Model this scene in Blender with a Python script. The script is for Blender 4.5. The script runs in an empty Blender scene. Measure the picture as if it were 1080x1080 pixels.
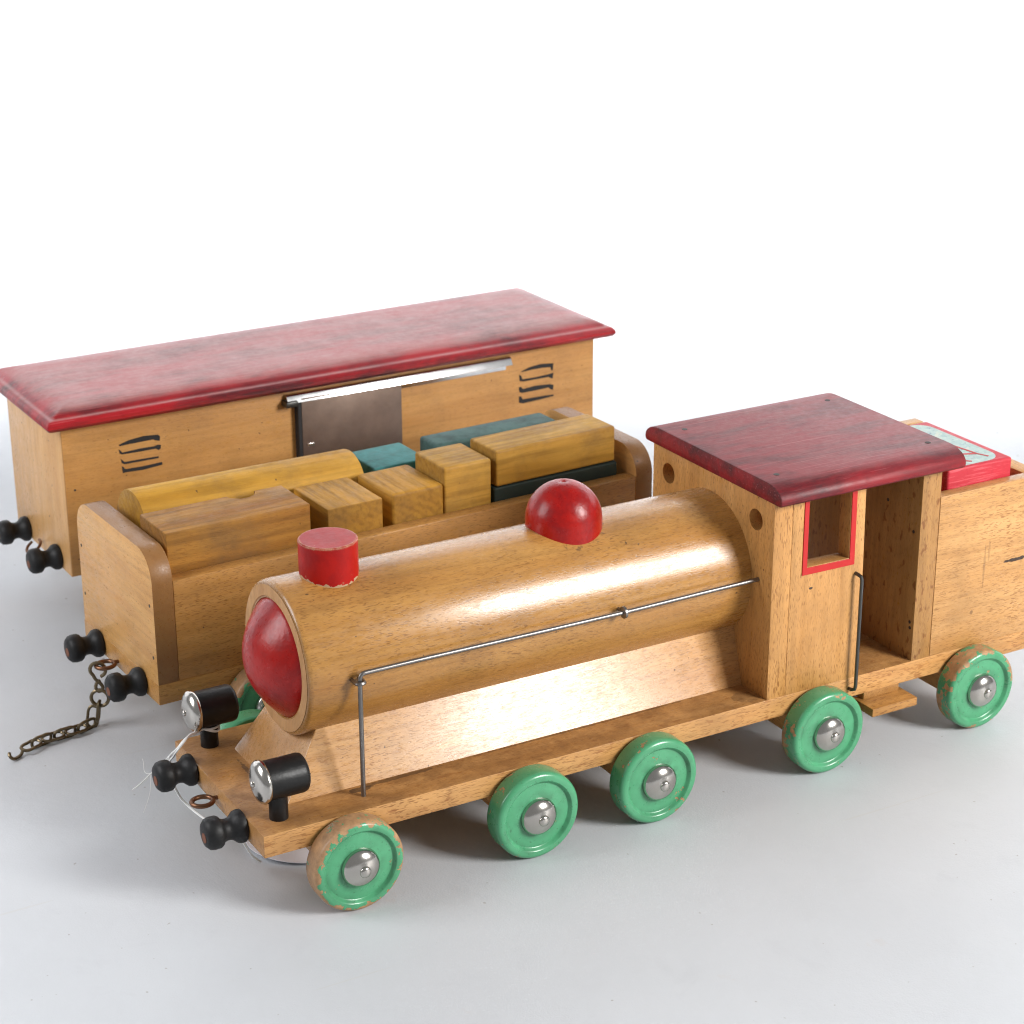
import bpy, bmesh, math, random
from math import sin, cos, pi, radians
from mathutils import Vector, Matrix
random.seed(7)
S = bpy.context.scene
COL = S.collection

# ------------------------------------------------------------------ scene objects
def link(o, parent=None):
    COL.objects.link(o)
    if parent: o.parent = parent
    return o
def thing(name, label, cat, loc=(0, 0, 0), rz=0, group=None):
    o = bpy.data.objects.new(name, None); COL.objects.link(o)
    o.location = loc; o.rotation_euler = (0, 0, rz); o.empty_display_size = .02
    o['label'] = label; o['category'] = cat
    if group: o['group'] = group
    return o
def tag(o, label, cat, group=None):
    o['label'] = label; o['category'] = cat
    if group: o['group'] = group
    return o
def obj(name, bm, mat, parent=None, smooth=40, loc=None, label=None):
    bmesh.ops.recalc_face_normals(bm, faces=bm.faces[:])
    me = bpy.data.meshes.new(name); bm.to_mesh(me); bm.free()
    if smooth is not None:
        for p in me.polygons: p.use_smooth = True
        me.set_sharp_from_angle(angle=radians(smooth))
    me.materials.append(mat)
    o = bpy.data.objects.new(name, me); link(o, parent)
    if loc: o.location = loc
    if label: o['label'] = label
    return o

# ------------------------------------------------------------------ mesh helpers
def bevel_sharp(bm, w, seg=2, ang=35):
    if not w: return bm
    bm.normal_update()
    es = [e for e in bm.edges if len(e.link_faces) == 2 and e.calc_face_angle(0) > radians(ang)]
    bmesh.ops.bevel(bm, geom=es, offset=w, segments=seg, profile=.5, affect='EDGES', clamp_overlap=True)
    return bm
def box(x0, x1, y0, y1, z0, z1, bev=.0006, seg=2):
    bm = bmesh.new()
    bmesh.ops.create_cube(bm, size=1)
    for v in bm.verts:
        v.co = Vector((x0 if v.co.x < 0 else x1, y0 if v.co.y < 0 else y1, z0 if v.co.z < 0 else z1))
    return bevel_sharp(bm, bev, seg)
def prism(pts, axis, a0, a1, bev=.0006, seg=2, ang=35):
    bm = bmesh.new()
    def mk(u, v, a):
        return {'x': (a, u, v), 'y': (u, a, v), 'z': (u, v, a)}[axis]
    A = [bm.verts.new(mk(u, v, a0)) for u, v in pts]
    B = [bm.verts.new(mk(u, v, a1)) for u, v in pts]
    n = len(pts)
    bm.faces.new(A); bm.faces.new(B[::-1])
    for i in range(n): bm.faces.new((A[i], B[i], B[(i+1) % n], A[(i+1) % n]))
    bmesh.ops.recalc_face_normals(bm, faces=bm.faces[:])
    return bevel_sharp(bm, bev, seg, ang)
def lathe(prof, axis='y', center=(0, 0, 0), seg=64):
    """prof: (radius, position along axis)"""
    bm = bmesh.new(); rings = []
    def P(r, h, a):
        c, s = r*cos(a), r*sin(a)
        return Vector({'y': (c, h, s), 'x': (h, c, s), 'z': (c, s, h)}[axis]) + Vector(center)
    for r, h in prof:
        if r < 1e-7: rings.append([bm.verts.new(P(0, h, 0))])
        else: rings.append([bm.verts.new(P(r, h, 2*pi*i/seg)) for i in range(seg)])
    for a, b in zip(rings, rings[1:]):
        for i in range(seg):
            j = (i+1) % seg
            if len(a) == 1 and len(b) == 1: continue
            if len(a) == 1: bm.faces.new((a[0], b[i], b[j]))
            elif len(b) == 1: bm.faces.new((a[i], b[0], a[j]))
            else: bm.faces.new((a[i], b[i], b[j], a[j]))
    for r in (rings[0], rings[-1]):
        if len(r) > 2: bm.faces.new(r)
    return bm
def arc(cx, cy, r, a0, a1, n):
    return [(cx+r*cos(radians(a0+(a1-a0)*i/n)), cy+r*sin(radians(a0+(a1-a0)*i/n))) for i in range(n+1)]
def smooth_path(pts, n=8, closed=False):
    P = [Vector(p) for p in pts]; out = []; m = len(P)
    rng = range(m) if closed else range(m-1)
    for i in rng:
        g = lambda k: P[k % m] if closed else P[max(0, min(m-1, k))]
        p0, p1, p2, p3 = g(i-1), g(i), g(i+1), g(i+2)
        for k in range(n):
            t = k/n
            out.append(.5*((2*p1)+(p2-p0)*t+(2*p0-5*p1+4*p2-p3)*t*t+(3*p1-p0-3*p2+p3)*t**3))
    if not closed: out.append(P[-1])
    return out
def tube(path, r, seg=10, closed=False, bm=None):
    bm = bm or bmesh.new(); P = [Vector(p) for p in path]; n = len(P)
    def tan(i):
        if closed: return (P[(i+1) % n]-P[i-1]).normalized()
        return (P[min(n-1, i+1)]-P[max(0, i-1)]).normalized()
    t = tan(0); up = Vector((0, 0, 1)) if abs(t.z) < .9 else Vector((1, 0, 0))
    nrm = t.cross(up).normalized(); rings = []
    for i in range(n):
        t = tan(i); nrm = (nrm-t*nrm.dot(t)).normalized(); b = t.cross(nrm)
        rr = r(i/(n-1)) if callable(r) else r
        rings.append([bm.verts.new(P[i]+rr*(cos(2*pi*k/seg)*nrm+sin(2*pi*k/seg)*b)) for k in range(seg)])
    for i in range(n if closed else n-1):
        a, c = rings[i], rings[(i+1) % n]
        for k in range(seg): bm.faces.new((a[k], a[(k+1) % seg], c[(k+1) % seg], c[k]))
    if not closed:
        bm.faces.new(rings[0][::-1]); bm.faces.new(rings[-1])
    return bm
def merge(*bms):
    out = bmesh.new()
    for b in bms:
        me = bpy.data.meshes.new('tmp'); b.to_mesh(me); b.free(); out.from_mesh(me); bpy.data.meshes.remove(me)
    return out
def boolean(bm, cutters, bev=0):
    me = bpy.data.meshes.new('a'); bm.to_mesh(me); bm.free()
    a = bpy.data.objects.new('a', me); COL.objects.link(a); tmp = [a]
    for c in cutters:
        bmesh.ops.recalc_face_normals(c, faces=c.faces[:])
        mc = bpy.data.meshes.new('c'); c.to_mesh(mc); c.free()
        o = bpy.data.objects.new('c', mc); COL.objects.link(o); tmp.append(o)
        m = a.modifiers.new('b', 'BOOLEAN'); m.object = o; m.operation = 'DIFFERENCE'; m.solver = 'EXACT'
    dg = bpy.context.evaluated_depsgraph_get()
    res = bpy.data.meshes.new_from_object(a.evaluated_get(dg))
    out = bmesh.new(); out.from_mesh(res)
    for o in tmp:
        d = o.data; bpy.data.objects.remove(o); bpy.data.meshes.remove(d)
    bpy.data.meshes.remove(res)
    return bevel_sharp(out, bev) if bev else out

# ------------------------------------------------------------------ materials
class NT:
    def __init__(s, name):
        s.m = bpy.data.materials.new(name); s.m.use_nodes = True
        s.t = s.m.node_tree; s.N = s.t.nodes; s.L = s.t.links
        s.b = s.N['Principled BSDF']; s.out = s.N['Material Output']
    def n(s, typ, **kw):
        x = s.N.new(typ)
        for k, v in kw.items():
            if k in x.inputs.keys() if isinstance(k, str) else False: x.inputs[k].default_value = v
            else: setattr(x, k, v)
        return x
    def l(s, a, b): s.L.new(a, b)
    def coord(s, rnd=True, scale=(1, 1, 1), rot=(0, 0, 0)):
        tc = s.n('ShaderNodeTexCoord'); src = tc.outputs['Object']
        if rnd:
            oi = s.n('ShaderNodeObjectInfo'); ml = s.n('ShaderNodeMath', operation='MULTIPLY'); ml.inputs[1].default_value = 7.3
            s.l(oi.outputs['Random'], ml.inputs[0])
            ad = s.n('ShaderNodeVectorMath', operation='ADD'); s.l(src, ad.inputs[0])
            s.l(ml.outputs[0], ad.inputs[1]); src = ad.outputs[0]
        mp = s.n('ShaderNodeMapping'); mp.inputs['Scale'].default_value = scale; mp.inputs['Rotation'].default_value = rot
        s.l(src, mp.inputs['Vector']); return mp.outputs[0]
    def noise(s, vec, scale, detail=4, rough=.55, dist=0):
        x = s.n('ShaderNodeTexNoise'); x.inputs['Scale'].default_value = scale; x.inputs['Detail'].default_value = detail
        x.inputs['Roughness'].default_value = rough; x.inputs['Distortion'].default_value = dist
        s.l(vec, x.inputs['Vector']); return x.outputs['Fac']
    def ramp(s, fac, stops, interp='LINEAR'):
        x = s.n('ShaderNodeValToRGB'); x.color_ramp.interpolation = interp; e = x.color_ramp.elements
        while len(e) < len(stops): e.new(.5)
        for k, (p, c) in zip(e, stops):
            k.position = p; k.color = (c, c, c, 1) if isinstance(c, (int, float)) else (*c, 1)
        s.l(fac, x.inputs[0]); return x.outputs[0]
    def mix(s, fac, a, b, mode='MIX'):
        x = s.n('ShaderNodeMix', data_type='RGBA', blend_type=mode)
        for sock, v in ((x.inputs[0], fac), (x.inputs[6], a), (x.inputs[7], b)):
            if isinstance(v, (int, float)): sock.default_value = v
            elif isinstance(v, tuple): sock.default_value = (*v, 1)
            else: s.l(v, sock)
        return x.outputs[2]
    def math(s, op, a, b=None, clamp=False):
        x = s.n('ShaderNodeMath', operation=op); x.use_clamp = clamp
        for i, v in enumerate((a, b)):
            if v is None: continue
            if isinstance(v, (int, float)): x.inputs[i].default_value = v
            else: s.l(v, x.inputs[i])
        return x.outputs[0]
    def bump(s, h, dist, strength=1):
        x = s.n('ShaderNodeBump'); x.inputs['Distance'].default_value = dist; x.inputs['Strength'].default_value = strength
        s.l(h, x.inputs['Height']); s.l(x.outputs[0], s.b.inputs['Normal']); return x
    def edge(s, r):
        """1 on worn convex edges"""
        bv = s.n('ShaderNodeBevel'); bv.samples = 4; bv.inputs['Radius'].default_value = r
        g = s.n('ShaderNodeNewGeometry'); d = s.n('ShaderNodeVectorMath', operation='DOT_PRODUCT')
        s.l(bv.outputs[0], d.inputs[0]); s.l(g.outputs['Normal'], d.inputs[1])
        return s.math('SUBTRACT', 1, d.outputs['Value'])
    def set(s, **kw):
        for k, v in kw.items():
            sock = s.b.inputs[k.replace('_', ' ')]
            if isinstance(v, (int, float)): sock.default_value = v
            elif isinstance(v, tuple): sock.default_value = (*v, 1) if len(v) == 3 else v
            else: s.l(v, sock)

def wood(name, deck=0, marks=(), spec=.4, rv=1., lines=.12, endg=.45, edged=0, *, light=(.63, .340, .117), dark=(.50, .236, .064), axis='x', fleck=.8, grime=.35, rough=.36, ring=.25,
         ray=0., coat=.12, bumps=.00008):
    t = NT(name)
    def sc(al, ac): return {'x': (al, ac, ac), 'y': (ac, al, ac), 'z': (ac, ac, al)}[axis]
    v = t.coord(scale=sc(1, 9))
    base = t.mix(t.ramp(t.noise(v, 9, 5, .6, .3), [(.30, 0.), (.72, 1.)]), light, dark)
    # growth rings
    vw = t.coord(scale=sc(.06, 1)); w = t.n('ShaderNodeTexNoise'); w.inputs['Scale'].default_value = 330; w.inputs['Detail'].default_value = 3
    t.l(vw, w.inputs['Vector'])
    base = t.mix(t.math('MULTIPLY', t.ramp(w.outputs['Fac'], [(.48, 0.), (.66, 1.)]), ring), base, tuple(c*.55 for c in dark))
    # cut growth rings seen as lines on the sides and arcs on the ends
    wv = t.n('ShaderNodeTexWave'); wv.bands_direction = {'x': 'Y', 'y': 'X', 'z': 'X'}[axis]
    wv.inputs['Scale'].default_value = 62; wv.inputs['Distortion'].default_value = 9; wv.inputs['Detail'].default_value = 3; wv.inputs['Detail Scale'].default_value = .55; wv.inputs['Detail Roughness'].default_value = .6
    t.l(t.coord(scale=sc(.10, 1), rot={'x': (.75, 0, 0), 'y': (0, .9, 0), 'z': (0, 0, .75)}[axis]), wv.inputs['Vector'])
    lm = t.ramp(t.noise(t.coord(scale=sc(.4, 1)), 70, 3), [(.35, .1), (.65, 1.)])
    base = t.mix(t.math('MULTIPLY', t.math('MULTIPLY', t.ramp(wv.outputs['Fac'], [(.35, 0.), (.9, 1.)]), lm), lines), base, tuple(c*.5 for c in dark))
    # beech flecks: short dark dashes along the grain
    vf = t.coord(scale=sc(290, 2100)); f = t.noise(vf, 1, .6, .4, .15)
    fl = t.ramp(f, [(.585, 0.), (.660, 1.)])
    big = t.ramp(t.noise(t.coord(scale=(1, 1, 1)), 30, 3), [(.35, .45), (.65, 1.)])
    flm = t.math('MULTIPLY', t.math('MULTIPLY', fl, big), fleck)
    col = t.mix(flm, base, (dark[0]*.47, dark[1]*.39, dark[2]*.33))
    if ray:
        vr = t.coord(scale=sc(130, 260)); r = t.ramp(t.noise(vr, 1, 2, .5), [(.62, 0.), (.68, 1.)])
        col = t.mix(t.math('MULTIPLY', r, ray), col, (dark[0]*.55, dark[1]*.40, dark[2]*.33))
    tg = t.n('ShaderNodeTexCoord'); sg = t.n('ShaderNodeSeparateXYZ'); t.l(tg.outputs['Normal'], sg.inputs[0])
    if endg:      # end grain drinks more varnish and goes darker
        k = t.ramp(t.math('ABSOLUTE', sg.outputs['xyz'.index(axis)]), [(.6, 0.), (.9, 1.)])
        col = t.mix(t.math('MULTIPLY', k, endg), col, tuple(c*.45 for c in dark))
    if edged:     # handled edges of a thin board
        k = t.ramp(t.math('ABSOLUTE', sg.outputs[0]), [(.3, 1.), (.7, 0.)])
        col = t.mix(t.math('MULTIPLY', k, edged), col, (.19, .082, .025))
    # handling dirt, blotchy
    g = t.ramp(t.noise(t.coord(), 28, 6, .65), [(.47, 0.), (.80, 1.)])
    col = t.mix(t.math('MULTIPLY', g, grime), col, (.13, .07, .028))
    # tiny dents
    dn = t.ramp(t.noise(t.coord(), 420, 0), [(.86, 0.), (.875, 1.)])
    col = t.mix(t.math('MULTIPLY', dn, .75), col, (.05, .027, .014))
    if deck:      # blotchy darker brown on the upper surface
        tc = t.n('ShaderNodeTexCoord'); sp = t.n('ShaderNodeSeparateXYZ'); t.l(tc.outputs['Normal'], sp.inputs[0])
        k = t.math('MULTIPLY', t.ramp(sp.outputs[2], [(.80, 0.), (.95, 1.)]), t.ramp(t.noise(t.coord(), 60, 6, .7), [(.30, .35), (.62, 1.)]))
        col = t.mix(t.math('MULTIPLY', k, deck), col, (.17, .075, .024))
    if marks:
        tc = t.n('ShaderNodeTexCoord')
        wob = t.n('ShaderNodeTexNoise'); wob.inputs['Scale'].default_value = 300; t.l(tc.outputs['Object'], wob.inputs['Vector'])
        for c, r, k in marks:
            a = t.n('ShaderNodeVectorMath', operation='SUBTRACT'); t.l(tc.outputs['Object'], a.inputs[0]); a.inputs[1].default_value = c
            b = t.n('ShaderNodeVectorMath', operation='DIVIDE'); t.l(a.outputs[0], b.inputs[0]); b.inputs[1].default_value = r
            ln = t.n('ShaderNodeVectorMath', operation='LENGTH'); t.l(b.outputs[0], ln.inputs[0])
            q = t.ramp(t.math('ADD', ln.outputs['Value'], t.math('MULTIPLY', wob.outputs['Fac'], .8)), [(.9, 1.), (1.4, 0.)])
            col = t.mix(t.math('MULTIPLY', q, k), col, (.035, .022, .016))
    sm = t.noise(t.coord(scale=sc(1, 4)), 150, 7, .8); sm2 = t.noise(t.coord(), 60, 4, .65)
    ro = t.math('ADD', t.math('ADD', t.math('MULTIPLY', t.ramp(sm, [(.38, 0.), (.66, 1.)]), .34*rv), t.math('MULTIPLY', t.ramp(sm2, [(.4, 0.), (.7, 1.)]), .12*rv)), rough-.14*rv)
    t.set(Base_Color=col, Roughness=ro, Coat_Weight=coat, Coat_Roughness=.22, Specular_IOR_Level=spec)
    hgt = t.math('SUBTRACT', t.math('MULTIPLY', t.noise(t.coord(scale=sc(1, 5)), 240, 5, .65), .8), t.math('ADD', t.math('MULTIPLY', fl, .35), dn))
    t.bump(hgt, bumps, 1)
    return t.m

def paint(name, col, worn=(.50, .27, .12), axis='x', edge_r=.0014, edge_t=(.10, .22), mottle=(.1, .01, .012), mott=.5, rough=.38,
          chips=.0, dust=0., coat=.15, msize=55, spec=.35, streak=0, dustcol=(.42, .20, .19), hz=.00010, joint=False):
    t = NT(name); v = t.coord()
    m = t.ramp(t.noise(t.coord(scale=(.45, 1.6, 1.6)) if streak else v, msize, 8, .68, .25), [(.44, 0.), (.62, 1.)])
    c = t.mix(t.math('MULTIPLY', m, mott), col, mottle)
    c = t.mix(t.math('MULTIPLY', t.ramp(t.noise(v, 260, 3), [(.55, 0.), (.75, 1.)]), .35), c, tuple(x*.6 for x in col))
    stv = t.noise(t.coord(scale=(1, 14, 14) if axis == 'x' else (14, 14, 1)), 45, 4, .7)
    if streak: c = t.mix(t.math('MULTIPLY', t.ramp(stv, [(.52, 0.), (.66, 1.)]), streak), c, tuple(min(1, x*1.2+.10) for x in col))
    if dust:      # dust lies on upward faces only
        tg = t.n('ShaderNodeTexCoord'); sg = t.n('ShaderNodeSeparateXYZ'); t.l(tg.outputs['Normal'], sg.inputs[0])
        k = t.math('MULTIPLY', t.ramp(sg.outputs[2], [(.90, 0.), (.995, 1.)]), t.ramp(t.math('ADD', t.math('MULTIPLY', t.noise(v, 40, 6, .7), .6), t.math('MULTIPLY', stv, .4)), [(.36, .25), (.62, 1.)]))
        c = t.mix(t.math('MULTIPLY', k, dust), c, dustcol)
    if streak:    # light scratches
        for rz, th in ((.35, .70), (-.6, .715)):
            sv = t.noise(t.coord(scale=(10, 420, 420), rot=(0, 0, rz)), 1.6, 1)
            c = t.mix(t.math('MULTIPLY', t.ramp(sv, [(th, 0.), (th+.02, 1.)]), .28), c, tuple(min(1, x*1.3+.12) for x in col))
    mask = None
    if edge_r:
        e = t.math('ADD', t.edge(edge_r), t.math('MULTIPLY', t.math('SUBTRACT', t.noise(v, 320, 4, .6), .5), .26))
        mask = t.ramp(e, [(edge_t[0], 0.), (edge_t[1], 1.)])
    if chips:
        ch = t.ramp(t.noise(v, 330, 3, .55), [(.70-chips, 0.), (.715-chips, 1.)])
        mask = t.math('MAXIMUM', mask, ch) if mask is not None else ch
    if joint:     # paint rubbed off along the joint with the boiler
        tj = t.n('ShaderNodeTexCoord'); sj = t.n('ShaderNodeSeparateXYZ'); t.l(tj.outputs['Object'], sj.inputs[0])
        rr = t.math('SQRT', t.math('ADD', t.math('POWER', t.math('SUBTRACT', sj.outputs[1], .0604), 2.), t.math('POWER', t.math('SUBTRACT', sj.outputs[2], .1137), 2.)))
        jm = t.ramp(t.math('ADD', t.math('MULTIPLY', t.math('SUBTRACT', rr, .0415), 420.), t.math('MULTIPLY', t.math('SUBTRACT', t.noise(v, 260, 3), .5), 2.2)), [(.30, 1.), (.36, 0.)])
        mask = t.math('MAXIMUM', mask, jm) if mask is not None else jm
    if mask is not None: c = t.mix(mask, c, worn)
    ro = t.math('ADD', t.math('MULTIPLY', t.noise(v, 240, 5, .7), .35), rough-.14)
    t.set(Base_Color=c, Roughness=ro, Coat_Weight=coat, Coat_Roughness=.2, Specular_IOR_Level=spec)
    h = t.math('ADD', t.math('ADD', t.noise(v, 420, 4, .6), t.math('MULTIPLY', t.noise(v, 60, 2), 1.5)), t.math('MULTIPLY', stv, 1.2 if streak else 0.))
    t.bump(h, hz, .8)
    return t.m

def wheel_paint(name, tread, face, seed, tan=(.47, .27, .13)):
    """green enamel, chipped: tread / face give how much bare wood shows on the running surface and the rim"""
    t = NT(name); tc = t.n('ShaderNodeTexCoord'); sp = t.n('ShaderNodeSeparateXYZ'); t.l(tc.outputs['Object'], sp.inputs[0])
    ad = t.n('ShaderNodeVectorMath', operation='ADD'); t.l(tc.outputs['Object'], ad.inputs[0]); ad.inputs[1].default_value = (seed*.37, seed*.11, seed*.23)
    v = ad.outputs[0]
    r = t.math('SQRT', t.math('ADD', t.math('POWER', sp.outputs[0], 2.), t.math('POWER', sp.outputs[2], 2.)))
    on_t = t.ramp(r, [(.0232, 0.), (.0243, 1.)])
    rim = t.ramp(r, [(.0205, 0.), (.0236, 1.)])
    nz = t.math('ADD', t.math('MULTIPLY', t.noise(v, 290, 3, .55), .55), t.math('MULTIPLY', t.noise(v, 55, 2), .45))
    amt = t.math('ADD', t.math('MULTIPLY', on_t, tread), t.math('MULTIPLY', rim, face))
    mk = t.ramp(t.math('ADD', nz, amt), [(.655, 0.), (.668, 1.)])
    g = t.mix(t.ramp(t.noise(v, 70, 5, .6), [(.3, 0.), (.7, 1.)]), (.085, .365, .180), (.062, .300, .140))
    g = t.mix(t.math('MULTIPLY', on_t, .45), g, (.045, .165, .070))  # shade on the tread, put into the colour as a darker green
    g = t.mix(t.math('MULTIPLY', t.ramp(t.noise(v, 520, 2), [(.66, 0.), (.72, 1.)]), .5), g, (.03, .09, .04))
    gr = t.math('MULTIPLY', t.ramp(r, [(.0178, 0.), (.0186, 1.), (.0195, 1.), (.0202, 0.)]), t.ramp(t.noise(v, 80, 4), [(.42, .0), (.68, .6)]))
    g = t.mix(gr, g, (.022, .075, .036))
    hb = t.math('MULTIPLY', t.ramp(r, [(.0105, 1.), (.0128, 0.)]), t.ramp(t.noise(v, 140, 4), [(.38, 0.), (.6, .7)]))
    g = t.mix(hb, g, (.030, .080, .045))
    w = t.mix(t.ramp(t.noise(v, 160, 5, .7), [(.35, 0.), (.7, 1.)]), tan, tuple(c*.55 for c in tan))
    t.set(Base_Color=t.mix(mk, g, w), Roughness=t.math('ADD', t.math('MULTIPLY', mk, .3), t.math('ADD', t.math('MULTIPLY', t.noise(v, 200, 4), .2), .20)), Coat_Weight=.2, Coat_Roughness=.15)
    t.bump(t.math('SUBTRACT', t.math('MULTIPLY', t.noise(v, 150, 4), .6), mk), .00016, .8)
    return t.m

def metal(name, col, rough, var=.12, rust=None, rust_t=.6, metallic=1.):
    t = NT(name); v = t.coord()
    c = t.mix(t.ramp(t.noise(v, 90, 5, .65), [(.35, 0.), (.75, 1.)]), col, tuple(x*(1-var*2.2) for x in col))
    ro = t.math('ADD', t.math('MULTIPLY', t.noise(v, 170, 5, .7), var*2), max(.02, rough-var))
    if rust:
        k = t.ramp(t.noise(v, 240, 5, .7), [(rust_t, 0.), (rust_t+.1, 1.)])
        c = t.mix(k, c, rust); ro = t.math('ADD', ro, t.math('MULTIPLY', k, .35))
        t.set(Metallic=t.math('SUBTRACT', metallic, t.math('MULTIPLY', k, metallic*.7)))
    else: t.set(Metallic=metallic)
    t.set(Base_Color=c, Roughness=ro); t.bump(t.noise(v, 500, 3), .00004, .5)
    return t.m
def plain(name, col, rough=.6, var=.15, scale=120):
    t = NT(name); v = t.coord()
    t.set(Base_Color=t.mix(t.noise(v, scale, 4), tuple(c*(1+var) for c in col), tuple(c*(1-var) for c in col)), Roughness=rough)
    t.bump(t.noise(v, scale*4, 3), .00005, .6)
    return t.m

BEECH = wood('beech_long')
BEECH_Y = wood('beech_cross', axis='y')
BEECH_Z = wood('beech_upright', axis='z', light=(0.618, 0.318, 0.105), dark=(0.494, 0.230, 0.062))
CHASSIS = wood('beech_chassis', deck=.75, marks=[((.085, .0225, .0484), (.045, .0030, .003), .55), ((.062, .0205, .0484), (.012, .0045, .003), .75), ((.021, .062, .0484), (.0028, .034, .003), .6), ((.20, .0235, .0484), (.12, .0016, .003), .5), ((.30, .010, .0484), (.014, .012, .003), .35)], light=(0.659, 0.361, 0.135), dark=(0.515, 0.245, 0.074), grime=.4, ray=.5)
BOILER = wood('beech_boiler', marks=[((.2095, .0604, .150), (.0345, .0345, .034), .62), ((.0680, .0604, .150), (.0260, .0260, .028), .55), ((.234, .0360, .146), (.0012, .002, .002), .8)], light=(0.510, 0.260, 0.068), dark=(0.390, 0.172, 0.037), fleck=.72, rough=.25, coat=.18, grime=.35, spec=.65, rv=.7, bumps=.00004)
SADDLE = wood('beech_saddle', light=(0.618, 0.345, 0.135), dark=(0.484, 0.235, 0.080), fleck=.6, ray=.25, rough=.28, coat=.16, spec=.62, rv=.6, bumps=.00005)
RAYFLECK = wood('beech_ray_fleck', axis='z', light=(0.480, 0.254, 0.084), dark=(0.360, 0.175, 0.052), ray=.8, fleck=.5, grime=.45)
WAGON = wood('beech_aged_long', light=(0.520, 0.265, 0.076), dark=(0.380, 0.170, 0.040), grime=.3, fleck=.8)
WAGON_B = wood('beech_aged_base', endg=.05, light=(0.540, 0.286, 0.085), dark=(0.420, 0.196, 0.050), grime=.3, fleck=.7)
WAGON_Y = wood('beech_aged_cross', edged=.82, endg=0, coat=.03, axis='y', light=(0.659, 0.370, 0.130), dark=(0.536, 0.261, 0.080), fleck=.35, grime=.25)
BOXSIDE = wood('alder_long', lines=.06, light=(0.540, 0.276, 0.084), dark=(0.420, 0.191, 0.050), fleck=.3, grime=.3, ring=.2)
BOXEND = wood('alder_cross', lines=.06, axis='z', light=(0.659, 0.386, 0.161), dark=(0.556, 0.293, 0.105), fleck=.2, grime=.2, ring=.15)
TENDER = wood('beech_tender_side', marks=[((.4880, .0003, .0975), (.0170, .006, .0021), .97), ((.4630, .0003, .0975), (.0015, .006, .0230), .28), ((.4660, .0003, .1080), (.0015, .006, .012), .22), ((.4560, .0003, .0700), (.0020, .006, .002), .5)], light=(0.659, 0.365, 0.142), dark=(0.536, 0.266, 0.086))
CABSIDE = wood('beech_cab_side', axis='z', marks=[((.3350, 0, .1112), (.0026, .006, .0014), .95), ((.3180, 0, .09), (.0012, .006, .0012), .8)], light=(0.639, 0.334, 0.117), dark=(0.515, 0.245, 0.069))
BARE = wood('bare_end_grain', axis='z', light=(0.500, 0.286, 0.123), dark=(0.400, 0.201, 0.078), fleck=.3, rough=.6, coat=0, grime=.35)
YB = dict(fleck=.15, lines=.45, endg=.45, rough=.55, coat=0, spec=.3)
BLK_YEL = wood('block_yellow_stain', light=(.58, .315, .040), dark=(.42, .20, .018), grime=.75, ring=.3, **YB)
BLK_OCH = wood('block_ochre_stain', light=(.56, .315, .055), dark=(.39, .185, .022), grime=.7, ring=.5, **YB)
BLK_END = wood('block_ochre_cross', axis='y', light=(.54, .275, .034), dark=(.40, .185, .020), grime=.6, ring=.6, **YB)
BLK_BRN = wood('block_brown_stain', light=(.43, .21, .038), dark=(.28, .11, .013), grime=.75, ring=.3, fleck=.3, rough=.55, coat=0, spec=.3, lines=.5)
BLK_TEAL = paint('block_teal_stain', (.045, .215, .205), worn=(.06, .05, .03), mottle=(.02, .075, .075), mott=.6, rough=.55, coat=0, edge_t=(.12, .25), edge_r=.0012)
BLK_SLATE = paint('block_slate_stain', (.062, .125, .112), worn=(.05, .04, .025), mottle=(.022, .042, .04), mott=.7, rough=.6, coat=0, edge_t=(.12, .25), edge_r=.0012)
BLK_GRN = paint('block_dark_green', (.012, .024, .018), worn=(.06, .045, .025), mottle=(.008, .012, .009), mott=.5, rough=.55, coat=0, edge_t=(.10, .24), edge_r=.0012)
ROOF = paint('roof_crimson', (.235, .008, .013), worn=(.028, .008, .008), mottle=(.045, .007, .010), mott=.85, msize=30, edge_r=.0022, edge_t=(.06, .20), rough=.45, dust=.6, dustcol=(.23, .065, .062), coat=.03, streak=.12)
ROOF2 = paint('roof_crimson_dusty', (.33, .008, .012), worn=(.05, .012, .012), mottle=(.040, .009, .011), mott=.9, msize=22, edge_r=.002, edge_t=(.12, .3), rough=.36, dust=.88, dustcol=(.38, .165, .15), coat=.1, streak=.06)
RED = paint('red_gloss', (.38, .006, .003), worn=(.46, .30, .18), mottle=(.20, .004, .006), mott=.55, edge_r=.0015, edge_t=(.045, .10), rough=.38, dust=.30, dustcol=(.36, .08, .09), coat=0, spec=.22, joint=True)
REDDOME = paint('red_gloss_dome', (.36, .006, .003), mottle=(.17, .003, .005), mott=.65, edge_r=0, rough=.27, dust=0, coat=.12, spec=.3, hz=.00022)
REDFRAME = plain('red_window_line', (.50, .010, .009), .5, .12)
REDBLOCK = paint('red_block_side', (.52, .028, .045), worn=(.62, .42, .25), mottle=(.40, .02, .03), mott=.4, edge_r=.0016, edge_t=(.10, .2), rough=.5, coat=0, streak=.6)
BLACK = paint('black_lacquer', (.006, .006, .006), worn=(.03, .022, .018), mottle=(.016, .012, .011), mott=.6, edge_r=.001, edge_t=(.14, .3), rough=.40, coat=.05, spec=.3, hz=.0002)
BLACKBUF = paint('black_buffer', (.007, .007, .0072), worn=(.045, .045, .048), mottle=(.022, .022, .023), mott=.5, edge_r=.0012, edge_t=(.08, .3), rough=.48, coat=0, spec=.32, hz=.0002)
RUSTTIP = plain('buffer_worn_tip', (.17, .06, .03), .7)
NICKEL = metal('nickel', (.56, .53, .49), .19, .045)
STEEL = metal('steel_wire', (.26, .245, .235), .40, .10, (.09, .06, .04), .66)
GUN = metal('handle_wire', (.12, .12, .115), .42, .08)
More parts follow.
